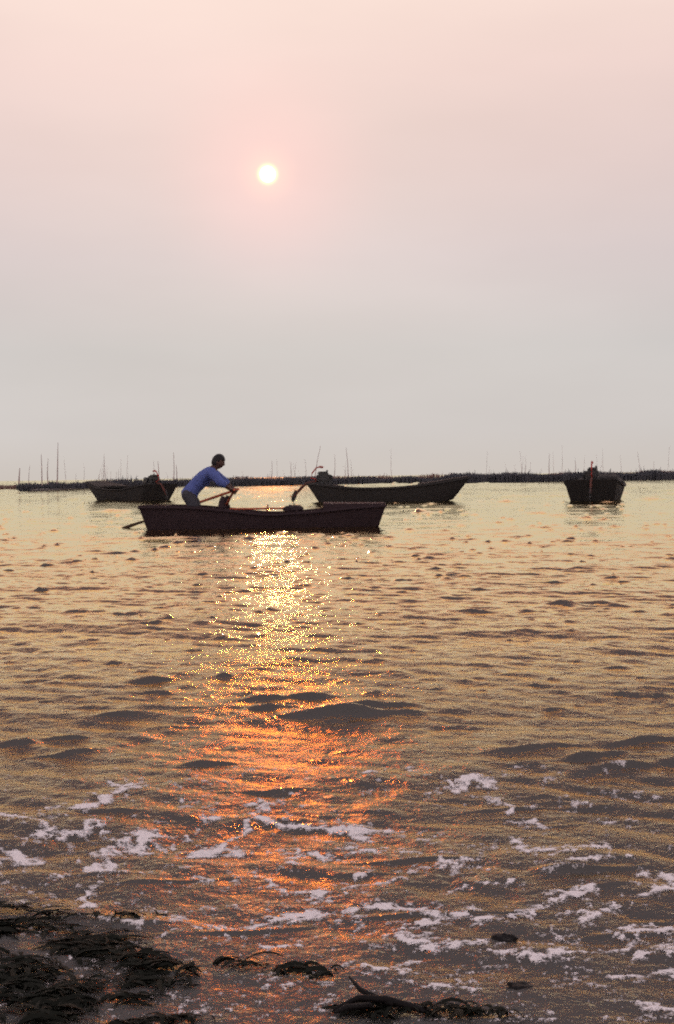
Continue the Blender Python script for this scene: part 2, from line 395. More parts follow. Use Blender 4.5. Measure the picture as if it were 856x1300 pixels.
PX, PY = np.meshgrid(fx, fy)
QX = PX + (fbm(PX / 40, PY / 14, 3, 4) - .5) * 46; QY = PY + (fbm(PX / 40 + 50, PY / 14, 8, 4) - .5) * 15
FO = np.zeros_like(PX)
for pl, wd in STREAKS:
    best = np.full_like(PX, 1e9)
    for (x0, y0), (x1, y1) in zip(pl, pl[1:]):
        dx, dy_ = x1 - x0, y1 - y0; l2 = dx * dx + dy_ * dy_ + 1e-6
        t_ = np.clip(((QX - x0) * dx + (QY - y0) * dy_) / l2, 0, 1)
        best = np.minimum(best, np.hypot((QX - x0 - t_ * dx) * .5, QY - y0 - t_ * dy_))
    FO = np.maximum(FO, np.exp(-(best / (wd * .75)) ** 2))
ridge = 1 - np.abs(2 * fbm(QX / 30 + 9, QY / 10, 61, 4) - 1) * 5.5        # thin lacy strands
ridge2 = 1 - np.abs(2 * fbm(QX / 16 + 3, QY / 6, 67, 3) - 1) * 5.0
fine = fbm(PX / 10, PY / 3.4, 21, 4)
gaps = fbm(PX / 60, PY / 16, 83, 3)
FV = FO * .75 + .34 * np.maximum(ridge, ridge2 * .8) - .505 - (fine - .5) * 1.75 - (gaps - .5) * 1.0
on = FV > 0
cell = on[:-1, :-1] | on[1:, :-1] | on[:-1, 1:] | on[1:, 1:]
GX, GY = ground_np(PX, PY)
idx = np.arange(PX.size).reshape(PX.shape)
q = np.stack([idx[:-1, :-1], idx[:-1, 1:], idx[1:, 1:], idx[1:, :-1]], -1)[cell]
used, inv = np.unique(q, return_inverse=True)
gx = GX.ravel()[used]; gy = GY.ravel()[used]; fv = FV.ravel()[used]
gz = heights(gx, gy) + np.where(fv > 0, .0006 + .0022 * np.clip(fv, 0, .8), -.002) + .0008
me = bpy.data.meshes.new('foam'); fill_mesh(me, np.stack([gx, gy, gz], -1), inv.reshape(-1, 4)[:, ::-1])
me.attributes.new('thickness', 'FLOAT', 'POINT').data.foreach_set('value', np.clip(fv, 0, 1).astype(np.float32))
foam = link_mesh('foam', me, M_FOAM); tag(foam, 'pinkish white foam streaks drifting on the shallow water', kind='stuff')

# ------------------------------------------------------------------ far reed line
def zh(p): return 0.0
def reed_bed(name, line, tops, n, matl, label, wid=(.03, .10), spread=2.5, seed=1):
    r = random.Random(seed)
    base = [ground(*p) for p in line]
    xs = [b.x for b in base]; ysb = [b.y for b in base]
    V = []; T = []
    for k in range(n):
        x = r.uniform(xs[0], xs[-1]); y0 = float(np.interp(x, xs, ysb)) + r.random() ** 1.5 * spread
        h = float(np.interp(x, xs, tops)) * (.45 + .85 * float(fbm(np.array([x * .45]), np.array([y0 * .15]), seed)[0])) * r.uniform(.8, 1.08)
        if r.random() < .02: h *= r.uniform(1.1, 1.5)
        wv = r.uniform(*wid); ln = r.gauss(0, .12) * h; a = r.uniform(0, 6.28)
        b0 = len(V)
        for j in range(3):
            q_ = a + j * 2.094
            V.append((x + wv * math.cos(q_), y0 + wv * math.sin(q_), -.1))
        mx_, my_ = x + ln * .4, y0
        for j in range(3):
            q_ = a + j * 2.094
            V.append((mx_ + wv * .8 * math.cos(q_), my_ + wv * .8 * math.sin(q_), h * .6))
        V.append((x + ln, y0, h))
        for j in range(3):
            j2 = (j + 1) % 3
            T += [(b0 + j, b0 + j2, b0 + 3 + j2), (b0 + j, b0 + 3 + j2, b0 + 3 + j), (b0 + 3 + j, b0 + 3 + j2, b0 + 6)]
    me = bpy.data.meshes.new(name); fill_mesh(me, np.array(V), np.array(T))
    o = link_mesh(name, me, matl); tag(o, label, kind='stuff')
    return o
LINE = [(20, 624), (110, 621.6), (350, 616.6), (683, 611.8), (850, 609.0), (1150, 603.2)]
reed_bed('reed_bed', LINE, [.80, .88, .80, .92, .92, .9], 12000, M_REED, 'dark line of reeds along the far side of the lake')
reed_bed('distant_reeds', [(-260, 622.5), (0, 621.0), (350, 614.6), (683, 609.8), (1150, 601.5)], [.45, .42, .90, .95, 1.0], 9000, M_REED2, 'faint reeds, coloured pale for haze, behind the dark reed line, bare at its left end', seed=5)
gb = bmesh.new()
rows = []
for (px, py) in LINE:
    g = ground(px, py)
    rows.append([gb.verts.new((g.x + (1.0 if px == 20 else 0), g.y + d_, z_)) for d_, z_ in ((.1, -.2), (.6, .12), (2.2, .18), (3.6, -.2))])
for a, b in zip(rows, rows[1:]):
    for j in range(3): gb.faces.new((a[j], b[j], b[j + 1], a[j + 1]))
mb = bm_obj('mud_bank', gb, M_MUD); tag(mb, 'low mud bank under the far reeds', kind='structure')

def line_y(px): return float(np.interp(px, [p[0] for p in LINE], [p[1] for p in LINE]))
def stake(px, top, lean, r, label, group, base_px=None):
    g = ground(px, line_y(px)); g.y += .8
    Hs = (line_y(px) - top) * g.y / F
    bm = bmesh.new(); lx = lean * g.y / F
    k = [0, .3, .6, 1]
    tube(bm, [(lx * t_ + .04 * math.sin(t_ * 5 + px), .1 * t_ * math.sin(px), -.25 + (Hs + .25) * t_) for t_ in k], [r, r * .85, r * .65, r * .3], 6)
    o = bm_obj('bamboo_stake', bm, M_POLE); o.location = (g.x, g.y, 0)
    tag(o, label, 'stake', group)
G_ST = 'stakes standing in the far reed line'
for px, top, lean, r, lab in [
    (21.7, 594, .5, .085, 'thick dark stake at the left end of the far reed line'),
    (34, 590, 1, .03, 'slim leaning stake right of the thick dark end stake in the far reeds'),
    (50, 577, 1.5, .05, 'first of three tall stakes close together in the left reeds'),
    (58, 582, 1, .05, 'middle of three tall stakes close together in the left reeds'),
    (69, 562, 4, .055, 'tallest stake in the left reeds, leaning right'),
    (406 - 8, 566, 9, .045, 'tall stake leaning right behind the motor of the middle boat'),
    (425, 577, .5, .035, 'thin upright stake just right of the middle boat motor'),
    (444, 568, -4, .045, 'tall stake leaning left, above the open middle of the motor boat'),
    (344, 585, 1.5, .04, 'lone stake in the reeds between rower and middle motor boat'),
    (200, 586, .5, .05, 'dark stake directly above the engine of the left boat'),
    (219, 574, 1.5, .045, 'tall stake just behind the bent back of the rower'),
    (224, 590, -1, .045, 'short stake nearest to the back of the rower'),
    (698, 576, 2, .045, 'tall stake left of the end-on boat at right'),
    (733, 582, -1, .04, 'stake close behind the left corner of the end-on boat'),
    (816, 574, -4, .03, 'thin stake leaning left, to the right of the end-on boat')]:
    stake(px, top, lean, r, lab, G_ST)
for i in range(52):
    px = [rnd.uniform(75, 240), rnd.uniform(300, 460), rnd.uniform(600, 860), rnd.uniform(24, 860)][i % 4]
    stake(px, line_y(px) - rnd.uniform(18, 46), rnd.gauss(0, 2), rnd.uniform(.014, .024),
          'thin faint stake, one of many in the far reed line', 'thin faint stakes in the far reed line')

# ------------------------------------------------------------------ hull builder
def hull_bm(stations, t=.03, sub=6):
    st = np.array(stations, float)
    n = len(st); ti = np.linspace(0, n - 1, (n - 1) * sub + 1)
    # smooth (Catmull-Rom) interpolation of the stations
    S = []
    for u in ti:
        i = min(int(u), n - 2); f = u - i
        p0, p1, p2, p3 = st[max(i - 1, 0)], st[i], st[i + 1], st[min(i + 2, n - 1)]
        S.append(.5 * (2 * p1 + (p2 - p0) * f + (2 * p0 - 5 * p1 + 4 * p2 - p3) * f * f + (3 * p1 - p0 - 3 * p2 + p3) * f ** 3))
    bm = bmesh.new(); O = []; I = []
    last = len(S) - 1
    for i, (xt, xb, zg, zk, wg, wb) in enumerate(S):
        def sec(off, dx):
            o = []
            for sgn in (-1, 1):
                pts = []
                for f in (0, .2, .45, .72, .93):
                    z = zg + (zk + off - zg) * f; wv = (wg - off) + (wb - wg) * (f ** 1.35); xx = xt + (xb - xt) * f
                    pts.append((xx + dx, sgn * max(wv, .01), z))
                pts.append((xb + dx, sgn * max((wb - off) * .8, .01), zk + off))
                o.append(pts)
            return [bm.verts.new(p) for p in o[0] + o[1][::-1]]
        O.append(sec(0, 0)); I.append(sec(t, t * 1.4 if i == 0 else (-t * 1.4 if i == last else 0)))
    mm = len(O[0])
    for i in range(last):
        for j in range(mm - 1):
            bm.faces.new((O[i][j], O[i + 1][j], O[i + 1][j + 1], O[i][j + 1]))
            bm.faces.new((I[i][j], I[i][j + 1], I[i + 1][j + 1], I[i + 1][j]))
        for j in (0, mm - 1):
            bm.faces.new((O[i][j], I[i][j], I[i + 1][j], O[i + 1][j]))
    for i in (0, last):
        bm.faces.new(O[i]); bm.faces.new(I[i]); bm.faces.new((O[i][0], O[i][-1], I[i][-1], I[i][0]))
    return bm, S
def rail(S, side, r=.022, out_=.012):
    bm = bmesh.new()
    tube(bm, [(xt, side * (wg + out_), zg - .035) for (xt, xb, zg, zk, wg, wb) in S], r, 6)
    return bm
def plank_across(x, z, halfw, wide, thick=.03):
    bm = bmesh.new(); box(bm, (x, 0, z), (wide, 2 * halfw, thick), bev=.006); return bm
def interp_S(S, x, k):
    return float(np.interp(x, [s[0] for s in S], [s[k] for s in S]))
def floor_bm(S, x0, x1, z, cut=.86):
    bm = bmesh.new(); n = 9
    for b in range(4):                                               # four lengthwise boards
        r = []
        for i in range(n):
            x = x0 + (x1 - x0) * i / (n - 1)
            wv = interp_S(S, x, 5) * cut
            y0, y1 = -wv + 2 * wv * b / 4 + .004, -wv + 2 * wv * (b + 1) / 4 - .004
            r.append([bm.verts.new((x, y0, z)), bm.verts.new((x, y1, z)), bm.verts.new((x, y1, z - .02)), bm.verts.new((x, y0, z - .02))])
        for a, c_ in zip(r, r[1:]):
            for j in range(4): bm.faces.new((a[j], a[(j + 1) % 4], c_[(j + 1) % 4], c_[j]))
        bm.faces.new(r[0]); bm.faces.new(r[-1])
    return bm

# ------------------------------------------------------------------ rowing boat
def LX(px, py=655): return deep(px, py, YB).x - cRow.x
def LZ(px, py): return deep(px, py, YB).z
row = empty('rowing_boat', cRow)
tag(row, 'dark wooden rowing boat with raised right end, carrying the rower in blue', 'boat')
st = []
for (pt, pyt, pb, pyb, wg, wb) in [(180, 641.5, 192, 675, .40, .30), (200, 641, 206, 676, .46, .36), (245, 641.5, 246, 677, .52, .42), (290, 645, 290, 677, .55, .45),
                                   (340, 650, 340, 676, .56, .46), (375, 648.5, 375, 675, .55, .45), (412, 645.5, 411, 674, .52, .42), (452, 641.5, 446, 672, .46, .34), (490, 638.8, 478, 668, .36, .22)]:
    st.append((LX(pt), LX(pb), LZ(pt, pyt), min(LZ(pb, pyb), -.06) - .02, wg, wb))
bm, S = hull_bm(st)
bm_obj('hull', bm, M_HULL, row)
for s_ in (-1, 1): bm_obj('rub_rail', rail(S, s_), M_HULL, row)
bm_obj('floor_boards', floor_bm(S, LX(202), LX(470), .075, .9), M_PLANK, row)
for px in (272, 318, 366):
    x = LX(px); bm_obj('thwart', plank_across(x, interp_S(S, x, 2) - .06, interp_S(S, x, 4) - .035, .18), M_PLANK, row)
# raised fore deck with coaming boards at the right end
bm = bmesh.new(); r = []
for i in range(9):
    x = LX(411) + (LX(488.5) - LX(411)) * i / 8
    z = LZ(411 + 77.5 * i / 8, 638.6 + .4 * (i % 2) * 0) ; wv = interp_S(S, x, 4) + .018; zb = interp_S(S, x, 2) - .05
    r.append([bm.verts.new(p) for p in ((x, -wv, zb), (x, -wv, z), (x, -wv * .5, z + .012), (x, 0, z + .016), (x, wv * .5, z + .012), (x, wv, z), (x, wv, zb))])
for a, c_ in zip(r, r[1:]):
    for j in range(6): bm.faces.new((a[j], a[j + 1], c_[j + 1], c_[j]))
    bm.faces.new((a[6], a[0], c_[0], c_[6]))
bm.faces.new(r[0]); bm.faces.new(r[-1])
fd = bm_obj('foredeck', bm, M_HULL, row)
bm = bmesh.new(); x = LX(190); r = []
for i in range(5):
    x = LX(183) + (LX(214) - LX(183)) * i / 4; wv = interp_S(S, x, 4) - .034; z = interp_S(S, x, 2) - .012
    r.append([bm.verts.new(p) for p in ((x, -wv, z), (x, wv, z), (x, wv, z - .03), (x, -wv, z - .03))])
for a, c_ in zip(r, r[1:]):
    for j in range(4): bm.faces.new((a[j], a[(j + 1) % 4], c_[(j + 1) % 4], c_[j]))
bm.faces.new(r[0]); bm.faces.new(r[-1])
bm_obj('stern_deck', bm, M_PLANK, row)
def thole(px, y):
    bm = bmesh.new(); x = LX(px); zb = interp_S(S, x, 2)
    tube(bm, [(x - .015, y, zb - .16), (x - .01, y, zb + .02), (x + .01, y, zb + .12), (x + .03, y, zb + .185)], [.05, .05, .042, .03], 8)
    tube(bm, [(x - .05, y, zb + .012), (x + .06, y, zb + .012)], [.03, .03], 6)
    return bm
bm_obj('oar_post', thole(285, .46), M_HULL, row); bm_obj('oar_post', thole(284.5, -.46), M_HULL, row)
bm = bmesh.new(); tube(bm, [(LX(339), .12, LZ(339, 649)), (LX(340), .12, LZ(340, 640.5))], [.02, .012], 6); bm_obj('peg', bm, M_BAMBOO_BACKLIT, row)
# things carried along the boat
def pole_thing(name, pts, rad, label, cat, matl, group=None):
    bm = bmesh.new(); o0 = Vector(pts[0])
    n = 14
    P = [Vector(pts[0]).lerp(Vector(pts[1]), i / n) - o0 for i in range(n + 1)]
    tube(bm, P, [rad * (1.12 if i % 3 == 0 else 1) * (1 - .25 * i / n) for i in range(n + 1)], 8)
    o = bm_obj(name, bm, matl); o.location = o0; tag(o, label, cat, group); return o
def W(px, py, d): 
    v = deep(px, py, YB + d); return (v.x, v.y, v.z)
pole_thing('bamboo_pole', [W(292, 646.3, .18), W(372, 645.2, .16)], .017, 'reddish bamboo pole lying lengthwise over the thwarts of the rowing boat', 'pole', M_BAMBOO_BACKLIT)
bm = bmesh.new()                                                     # a dark heap of net on the middle thwart
bmesh.ops.create_icosphere(bm, subdivisions=4, radius=1)
for v in bm.verts:
    p = v.co; k = 1 + .28 * (fbm(np.array([p.x * 3 + 9]), np.array([p.y * 3 + p.z * 4]), 4)[0] - .5) * 2
    v.co = Vector((p.x * .16 * k, p.y * .22 * k, max(p.z, -.5) * .085 * k))
o = bm_obj('fishing_net', bm, M_HULL, None, True); o.location = W(373, 647.5, .0); tag(o, 'dark heap of fishing net on the rowing boat beside its raised end', 'net')

def oar(name, hand, end, label):
    h = Vector(hand); e = Vector(end); d = (e - h).normalized()
    o = empty(name, h); tag(o, label, 'oar')
    bm = bmesh.new(); bl = (e - h).length
    tube(bm, [d * t_ for t_ in (-.08, .3, .8, bl - .42)], [.019, .021, .021, .017], 8); bm_obj('shaft', bm, M_BAMBOO_BACKLIT, o)
    bm = bmesh.new()
    side = d.cross(Vector((0, 1, .35))).normalized(); nrm_ = d.cross(side)
    r = []
    for t_, w_ in ((-.40, .015), (-.30, .022), (-.12, .028), (.0, .026), (.06, .014)):
        c_ = d * (bl + t_)
        r.append([bm.verts.new(c_ + side * w_ * a + nrm_ * b) for a, b in ((-1, 0), (0, -.012), (1, 0), (0, .012))])
    for a, c_ in zip(r, r[1:]):
        for j in range(4): bm.faces.new((a[j], a[(j + 1) % 4], c_[(j + 1) % 4], c_[j]))
    bm.faces.new(r[0]); bm.faces.new(r[-1])
    bm_obj('blade', bm, M_PLANK, o)
HAND_F, HAND_N = (298, 622.5, .26), (296.5, 623.8, -.10)
oar('oar', W(*HAND_F), W(157, 670.5, .78), 'long reddish oar trailing its blade behind the left end of the rowing boat')
oar('oar', W(*HAND_N), W(275, 665.5, 1.25), 'short-looking reddish oar crossing the dark post in front of the rower')

# ------------------------------------------------------------------ rower
def chain(pts, radii, seg=16, sub=5):
    """closed round-ended limb through the joints; a radius may be (across, front to back)"""
    P = [Vector(p) for p in pts]; R = [(r_ if isinstance(r_, tuple) else (r_, r_)) for r_ in radii]
    Q = []; n = len(P)
    for i in range(n - 1):
        p0, p1, p2, p3 = P[max(i - 1, 0)], P[i], P[i + 1], P[min(i + 2, n - 1)]
        for k in range(sub):
            f = k / sub
            Q.append((.5 * (2 * p1 + (p2 - p0) * f + (2 * p0 - 5 * p1 + 4 * p2 - p3) * f * f + (3 * p1 - p0 - 3 * p2 + p3) * f ** 3),
                      R[i][0] * (1 - f) + R[i + 1][0] * f, R[i][1] * (1 - f) + R[i + 1][1] * f))
    Q.append((P[-1], *R[-1]))
    bm = bmesh.new(); rings = []
    def ring(c_, t_, ra, rb):
        ax = Vector((0, 1, 0)) - t_ * t_.y
        if ax.length < .15: ax = Vector((0, 0, 1)) - t_ * t_.z
        ax.normalize(); bx = t_.cross(ax)
        rings.append([bm.verts.new(c_ + ax * ra * math.cos(q_) + bx * rb * math.sin(q_)) for q_ in (2 * math.pi * k / seg for k in range(seg))])
    m_ = len(Q)
    T = [(Q[min(i + 1, m_ - 1)][0] - Q[max(i - 1, 0)][0]).normalized() for i in range(m_)]
    for h_ in (80, 55, 25):
        q_ = math.radians(h_); ring(Q[0][0] - T[0] * min(Q[0][1:]) * math.sin(q_), T[0], Q[0][1] * math.cos(q_), Q[0][2] * math.cos(q_))
    for (c_, ra, rb), t_ in zip(Q, T): ring(c_, t_, ra, rb)
    for h_ in (25, 55, 80):
        q_ = math.radians(h_); ring(Q[-1][0] + T[-1] * min(Q[-1][1:]) * math.sin(q_), T[-1], Q[-1][1] * math.cos(q_), Q[-1][2] * math.cos(q_))
    for r1, r2 in zip(rings, rings[1:]):
        for k in range(seg): bm.faces.new((r1[k], r1[(k + 1) % seg], r2[(k + 1) % seg], r2[k]))
    bm.faces.new(rings[0][::-1]); bm.faces.new(rings[-1])
    bmesh.ops.recalc_face_normals(bm, faces=bm.faces[:])
    me = bpy.data.meshes.new('chain'); bm.to_mesh(me); bm.free(); return me
def remesh(meshes, vox, name, it=2):
    bm = bmesh.new()
    for m_ in meshes: bm.from_mesh(m_)
    me = bpy.data.meshes.new(name); bm.to_mesh(me); bm.free()
    o = bpy.data.objects.new('rm', me); COL.objects.link(o)
    md = o.modifiers.new('r', 'REMESH'); md.mode = 'VOXEL'; md.voxel_size = vox; md.use_smooth_shade = True
    sm = o.modifiers.new('sm', 'SMOOTH'); sm.factor = .5; sm.iterations = it
    dg = bpy.context.evaluated_depsgraph_get(); dg.update()
    m2 = bpy.data.meshes.new_from_object(o.evaluated_get(dg)); m2.name = name
    bpy.data.objects.remove(o)
    return m2
BASE = Vector(W(240, 662.5, 0)); BASE.z = .075
def J(px, py, d): return Vector(W(px, py, d)) - BASE
pel, wai, che, nec, chin = J(240.5, 627, 0), J(248.5, 617.5, 0), J(260.5, 605.5, .0), J(270, 596.5, 0), J(275, 590, 0)
shN, shF = J(268.5, 600, -.18), J(269.5, 599, .18)
elN, elF = J(281, 612.5, -.33), J(284.5, 610.5, .38)
haN, haF = J(*HAND_N), J(*HAND_F)
hipN, hipF = J(239.5, 629, -.09), J(241, 629, .09)
knN, knF = J(245.5, 646, -.17), J(249, 645, .17)
anN, anF = J(235, 659.5, -.14), J(240, 659.5, .15)
def toe(a): return Vector((a.x + .17, a.y, .028))
anN.z = anF.z = .085
wrN, wrF = elN.lerp(haN, .80), elF.lerp(haF, .80)
head_c = J(277.3, 586.3, 0)
parts = [chain([pel, wai, che, nec], [(.145, .10), (.135, .095), (.165, .105), (.085, .07)]), chain([nec, chin, head_c], [.062, .055, .06])]
for sh_, el_, wr_, ha_ in ((shN, elN, wrN, haN), (shF, elF, wrF, haF)):
    parts += [chain([che, sh_], [.085, .066]), chain([sh_, el_, wr_, wr_.lerp(ha_, .5)], [.060, .044, .029, .032])]
for hp, kn, an in ((hipN, knN, anN), (hipF, knF, anF)):
    parts += [chain([pel, hp], [.1, .09]), chain([hp, kn, an], [.088, .058, .042]), chain([an - Vector((.03, 0, .045)), toe(an)], [.036, .026])]
def hand(wr, ha, axis):
    """palm plus four fingers and a thumb closed round an oar running along axis"""
    d = (ha - wr).normalized(); axis = axis.normalized()
    across = (axis - d * axis.dot(d)).normalized(); n_ = d.cross(across)
    ms = []
    ms.append(chain([wr, wr.lerp(ha, .5), ha - d * .012], [.027, .032, .030], 12))
    for k, ln in enumerate((.068, .078, .073, .056)):
        o_ = across * (.030 - .020 * k)
        b0 = ha - d * .03 + o_
        b1 = ha + d * .016 + o_ * 1.05
        b2 = b1 + d * ln * .25 + n_ * ln * .42
        b3 = b2 - d * ln * .38 + n_ * ln * .22
        b4 = b3 - d * ln * .28 - n_ * ln * .12
        ms.append(chain([b0, b1, b2, b3, b4], [.0098, .0096, .0088, .008, .0066], 10, 3))
    t0 = wr.lerp(ha, .35) + across * .02; t1 = t0 + across * .03 + d * .012 + n_ * .012; t2 = t1 + d * .032 + n_ * .022; t3 = t2 + d * .018 - across * .012 + n_ * .018
    ms.append(chain([t0, t1, t2, t3], [.014, .012, .0105, .008], 10, 3))
    return ms
parts += hand(wrN, haN, Vector(W(275, 665.5, 1.25)) - Vector(W(*HAND_N)))
parts += hand(wrF, haF, Vector(W(157, 670.5, .78)) - Vector(W(*HAND_F)))
# head: facing right and slightly down
HR = Matrix.Rotation(math.radians(20), 3, 'Y')
def head_mesh():
    bm = bmesh.new(); bmesh.ops.create_uvsphere(bm, u_segments=40, v_segments=28, radius=1)
    for v in bm.verts:
        x, y, z = v.co
        X, Y_, Z_ = x * .096, y * .076, z * .118
        if z < 0: X *= 1 - .10 * z * z; Y_ *= 1 - .30 * z * z
        if x < 0 and z < 0: X *= 1 - .35 * (-z)                      # nape
        if x > 0:
            fr_ = max(0, x) ** 2
            X += .010 * fr_ * math.exp(-((z + .85) / .25) ** 2)     # chin
            X += .026 * math.exp(-(y / .17) ** 2 - ((z + .12) / .16) ** 2) * fr_      # nose
            X += .008 * math.exp(-(y / .30) ** 2 - ((z + .50) / .09) ** 2) * fr_      # lips
            X += .008 * math.exp(-((z - .20) / .10) ** 2) * fr_ * math.exp(-(y / .55) ** 2)   # brow
            for sy in (-.38, .38): X -= .012 * math.exp(-((y - sy) / .16) ** 2 - ((z - .02) / .10) ** 2) * fr_
        v.co = HR @ Vector((X, Y_, Z_)) + head_c
    for sy in (-1, 1):                                               # ears
        r_ = bmesh.ops.create_icosphere(bm, subdivisions=2, radius=1)
        for v in r_['verts']: v.co = HR @ Vector((v.co.x * .018 - .008, sy * .076 + v.co.y * .012, v.co.z * .032 - .008)) + head_c
    me = bpy.data.meshes.new('h'); bm.to_mesh(me); bm.free(); return me
parts.append(head_mesh())
person = link_mesh('person', remesh(parts, .0055, 'person', 2), M_SKIN, None, True)
person.location = BASE
tag(person, 'person in a blue shirt leaning forward over the oars in the rowing boat', 'person')
# eyes are children so they keep their own colour
for sy in (-1, 1):
    bm = bmesh.new(); bmesh.ops.create_icosphere(bm, subdivisions=2, radius=.011)
    for v in bm.verts: v.co = HR @ (v.co + Vector((.080, sy * .029, .002))) + head_c
    bm_obj('eye', bm, mat('eye_white', (.35, .33, .32), .3, .1, 20), person, True)
# hair cap
bm = bmesh.new(); bmesh.ops.create_uvsphere(bm, u_segments=40, v_segments=28, radius=1)
kill = []
for v in bm.verts:
    x, y, z = v.co
    lim = .42 if x > .25 else (.1 if x > -.1 else -.62)
    if z < lim - .12: kill.append(v)
    n_ = fbm(np.array([x * 6 + 3]), np.array([y * 6 + z * 5]), 6)[0]
    k = 1.085 + .07 * n_
    if z < lim: k = .97
    v.co = HR @ Vector((x * .096 * k, y * .076 * k * 1.02, z * .118 * k)) + head_c
bmesh.ops.delete(bm, geom=kill, context='VERTS')
bm_obj('hair', bm, M_HAIR, person, True)
# clothes
sh_p = [chain([pel.lerp(wai, .05), wai, che, nec.lerp(che, .2)], [(.175, .132), (.160, .120), (.182, .120), (.10, .085)])]
for sh_, el_, wr_ in ((shN, elN, wrN), (shF, elF, wrF)):
    sh_p += [chain([che, sh_], [.11, .086]), chain([sh_, el_, el_.lerp(wr_, .30)], [.088, .068, .054])]
shirt = remesh(sh_p, .009, 'shirt', 4)
for v in shirt.vertices:                                             # folds
    p = v.co; f_ = (fbm(np.array([p.x * 11 + p.z * 6]), np.array([p.z * 9 - p.x * 5 + p.y * 7]), 12, 3)[0] - .5) * .028
    v.co = p + v.normal * f_
link_mesh('shirt', shirt, M_SHIRT, person, True)
tr_p = []
for hp, kn, an in ((hipN, knN, anN), (hipF, knF, anF)):
    tr_p += [chain([pel.lerp(wai, .3), pel, hp], [(.14, .11), (.155, .12), .11]), chain([hp, kn, an + Vector((0, 0, .03))], [.112, .082, .064])]
tr = remesh(tr_p, .01, 'trousers', 4)
link_mesh('trousers', tr, M_TROUS, person, True)

# ------------------------------------------------------------------ motor boats
def motor_boat():
    root = empty('motor_boat', (0, 0, 0))
    stn = [(-2.50, -2.05, .60, -.10, .72, .58), (-1.9, -1.7, .54, -.14, .78, .60), (-1.0, -.95, .45, -.16, .80, .60), (0, 0, .44, -.16, .80, .60),
           (.8, .8, .49, -.16, .75, .54), (1.6, 1.42, .59, -.12, .62, .38), (2.50, 1.98, .72, .04, .40, .20)]
    bm, S = hull_bm(stn, .035)
    bm_obj('hull', bm, M_HULL2, root)
    for s_ in (-1, 1): bm_obj('rub_rail', rail(S, s_, .028), M_HULL2, root)
    bm_obj('floor_boards', floor_bm(S, -1.75, 1.55, .08, .95), M_PLANK, root)
    for x in (-.9, .35): bm_obj('thwart', plank_across(x, interp_S(S, x, 2) - .08, interp_S(S, x, 4) - .045, .22), M_PLANK, root)
    def deck(x0, x1, lift, name, cut):
        bm = bmesh.new(); r = []
        for i in range(9):
            x = x0 + (x1 - x0) * i / 8; wv = interp_S(S, x, 4) - cut; z = interp_S(S, x, 2) + lift
            r.append([bm.verts.new(p) for p in ((x, -wv, z - .06), (x, -wv, z), (x, 0, z + .02), (x, wv, z), (x, wv, z - .06))])
        for a, c_ in zip(r, r[1:]):
            for j in range(4): bm.faces.new((a[j], a[j + 1], c_[j + 1], c_[j]))
            bm.faces.new((a[4], a[0], c_[0], c_[4]))
        bm.faces.new(r[0]); bm.faces.new(r[-1])
        return bm_obj(name, bm, M_HULL2, root)
    deck(.95, 2.43, .03, 'foredeck', .01); deck(-2.42, -1.35, .012, 'stern_deck', .03)
    # engine with long shaft swung up over the stern
    bm = bmesh.new()
    box(bm, (-1.98, 0, .76), (.42, .36, .28), bev=.05); box(bm, (-2.02, 0, .90), (.30, .26, .10), bev=.035)
    tube(bm, [(-1.80, .20, .74), (-1.80, .26, .74)], .12, 14)        # flywheel housing
    tube(bm, [(-1.88, -.1, .9), (-1.86, -.1, .99)], .03, 8)          # filler neck
    box(bm, (-1.98, 0, .605), (.56, .44, .05), bev=.012)             # bed plate
    mo = bm_obj('motor', bm, M_IRON, root)
    bm = bmesh.new()
    tube(bm, [(-2.18, 0, .70), (-2.36, 0, .76), (-2.33, .0, .90), (-2.20, 0, 1.06), (-2.08, 0, 1.10)], [.024, .022, .02, .02, .02], 8)
    bm_obj('tiller', bm, M_RED, mo)
    bm = bmesh.new(); tube(bm, [(-2.10, 0, 1.095), (-1.98, 0, 1.075)], [.034, .03], 8); bm_obj('grip', bm, M_RED, mo)
    bm = bmesh.new()
    tube(bm, [(-2.15, 0, .66), (-2.50, 0, .60), (-2.92, 0, .16)], [.035, .032, .026], 8)
    tube(bm, [(-2.50, .0, .56), (-2.66, 0, .50), (-2.84, 0, .30)], [.02, .02, .02], 6)
    bm_obj('drive_shaft', bm, M_GLINT_RED, mo)
    bm = bmesh.new(); r = []
    for (x, z) in ((-2.86, .40), (-2.76, .36), (-2.84, .12), (-2.92, .00), (-2.97, .06), (-2.96, .22)):
        r.append((x, z))
    a = [bm.verts.new((x, -.012, z)) for x, z in r]; b = [bm.verts.new((x, .012, z)) for x, z in r]
    bm.faces.new(a); bm.faces.new(b[::-1])
    for k in range(6): bm.faces.new((a[k], a[(k + 1) % 6], b[(k + 1) % 6], b[k]))
    bm_obj('skeg', bm, M_IRON, mo)
    bm = bmesh.new(); ax = Vector((-.69, 0, -.72)); c0 = Vector((-2.90, 0, .18)) + ax * .05
    s1 = Vector((0, 1, 0)); s2 = ax.cross(s1)
    tube(bm, [c0 - ax * .05, c0 + ax * .06], [.035, .02], 8)
    for k in range(3):
        q_ = k * 2.094 + .4; d_ = s1 * math.cos(q_) + s2 * math.sin(q_); e_ = ax.cross(d_)
        vs_ = [bm.verts.new(c0 + d_ * rr + e_ * ww + ax * tw) for rr, ww, tw in ((.02, -.02, 0), (.08, -.05, -.02), (.12, -.01, -.01), (.11, .04, .02), (.03, .02, .01))]
        bm.faces.new(vs_)
    bm_obj('propeller', bm, M_IRON, mo)
    return root
def copy_tree(o, parent=None):
    c_ = o.copy(); COL.objects.link(c_)
    if parent: c_.parent = parent
    for ch in [x for x in kids.get(o.name, [])]: copy_tree(ch, c_)
    return c_
proto = motor_boat()
kids = {}
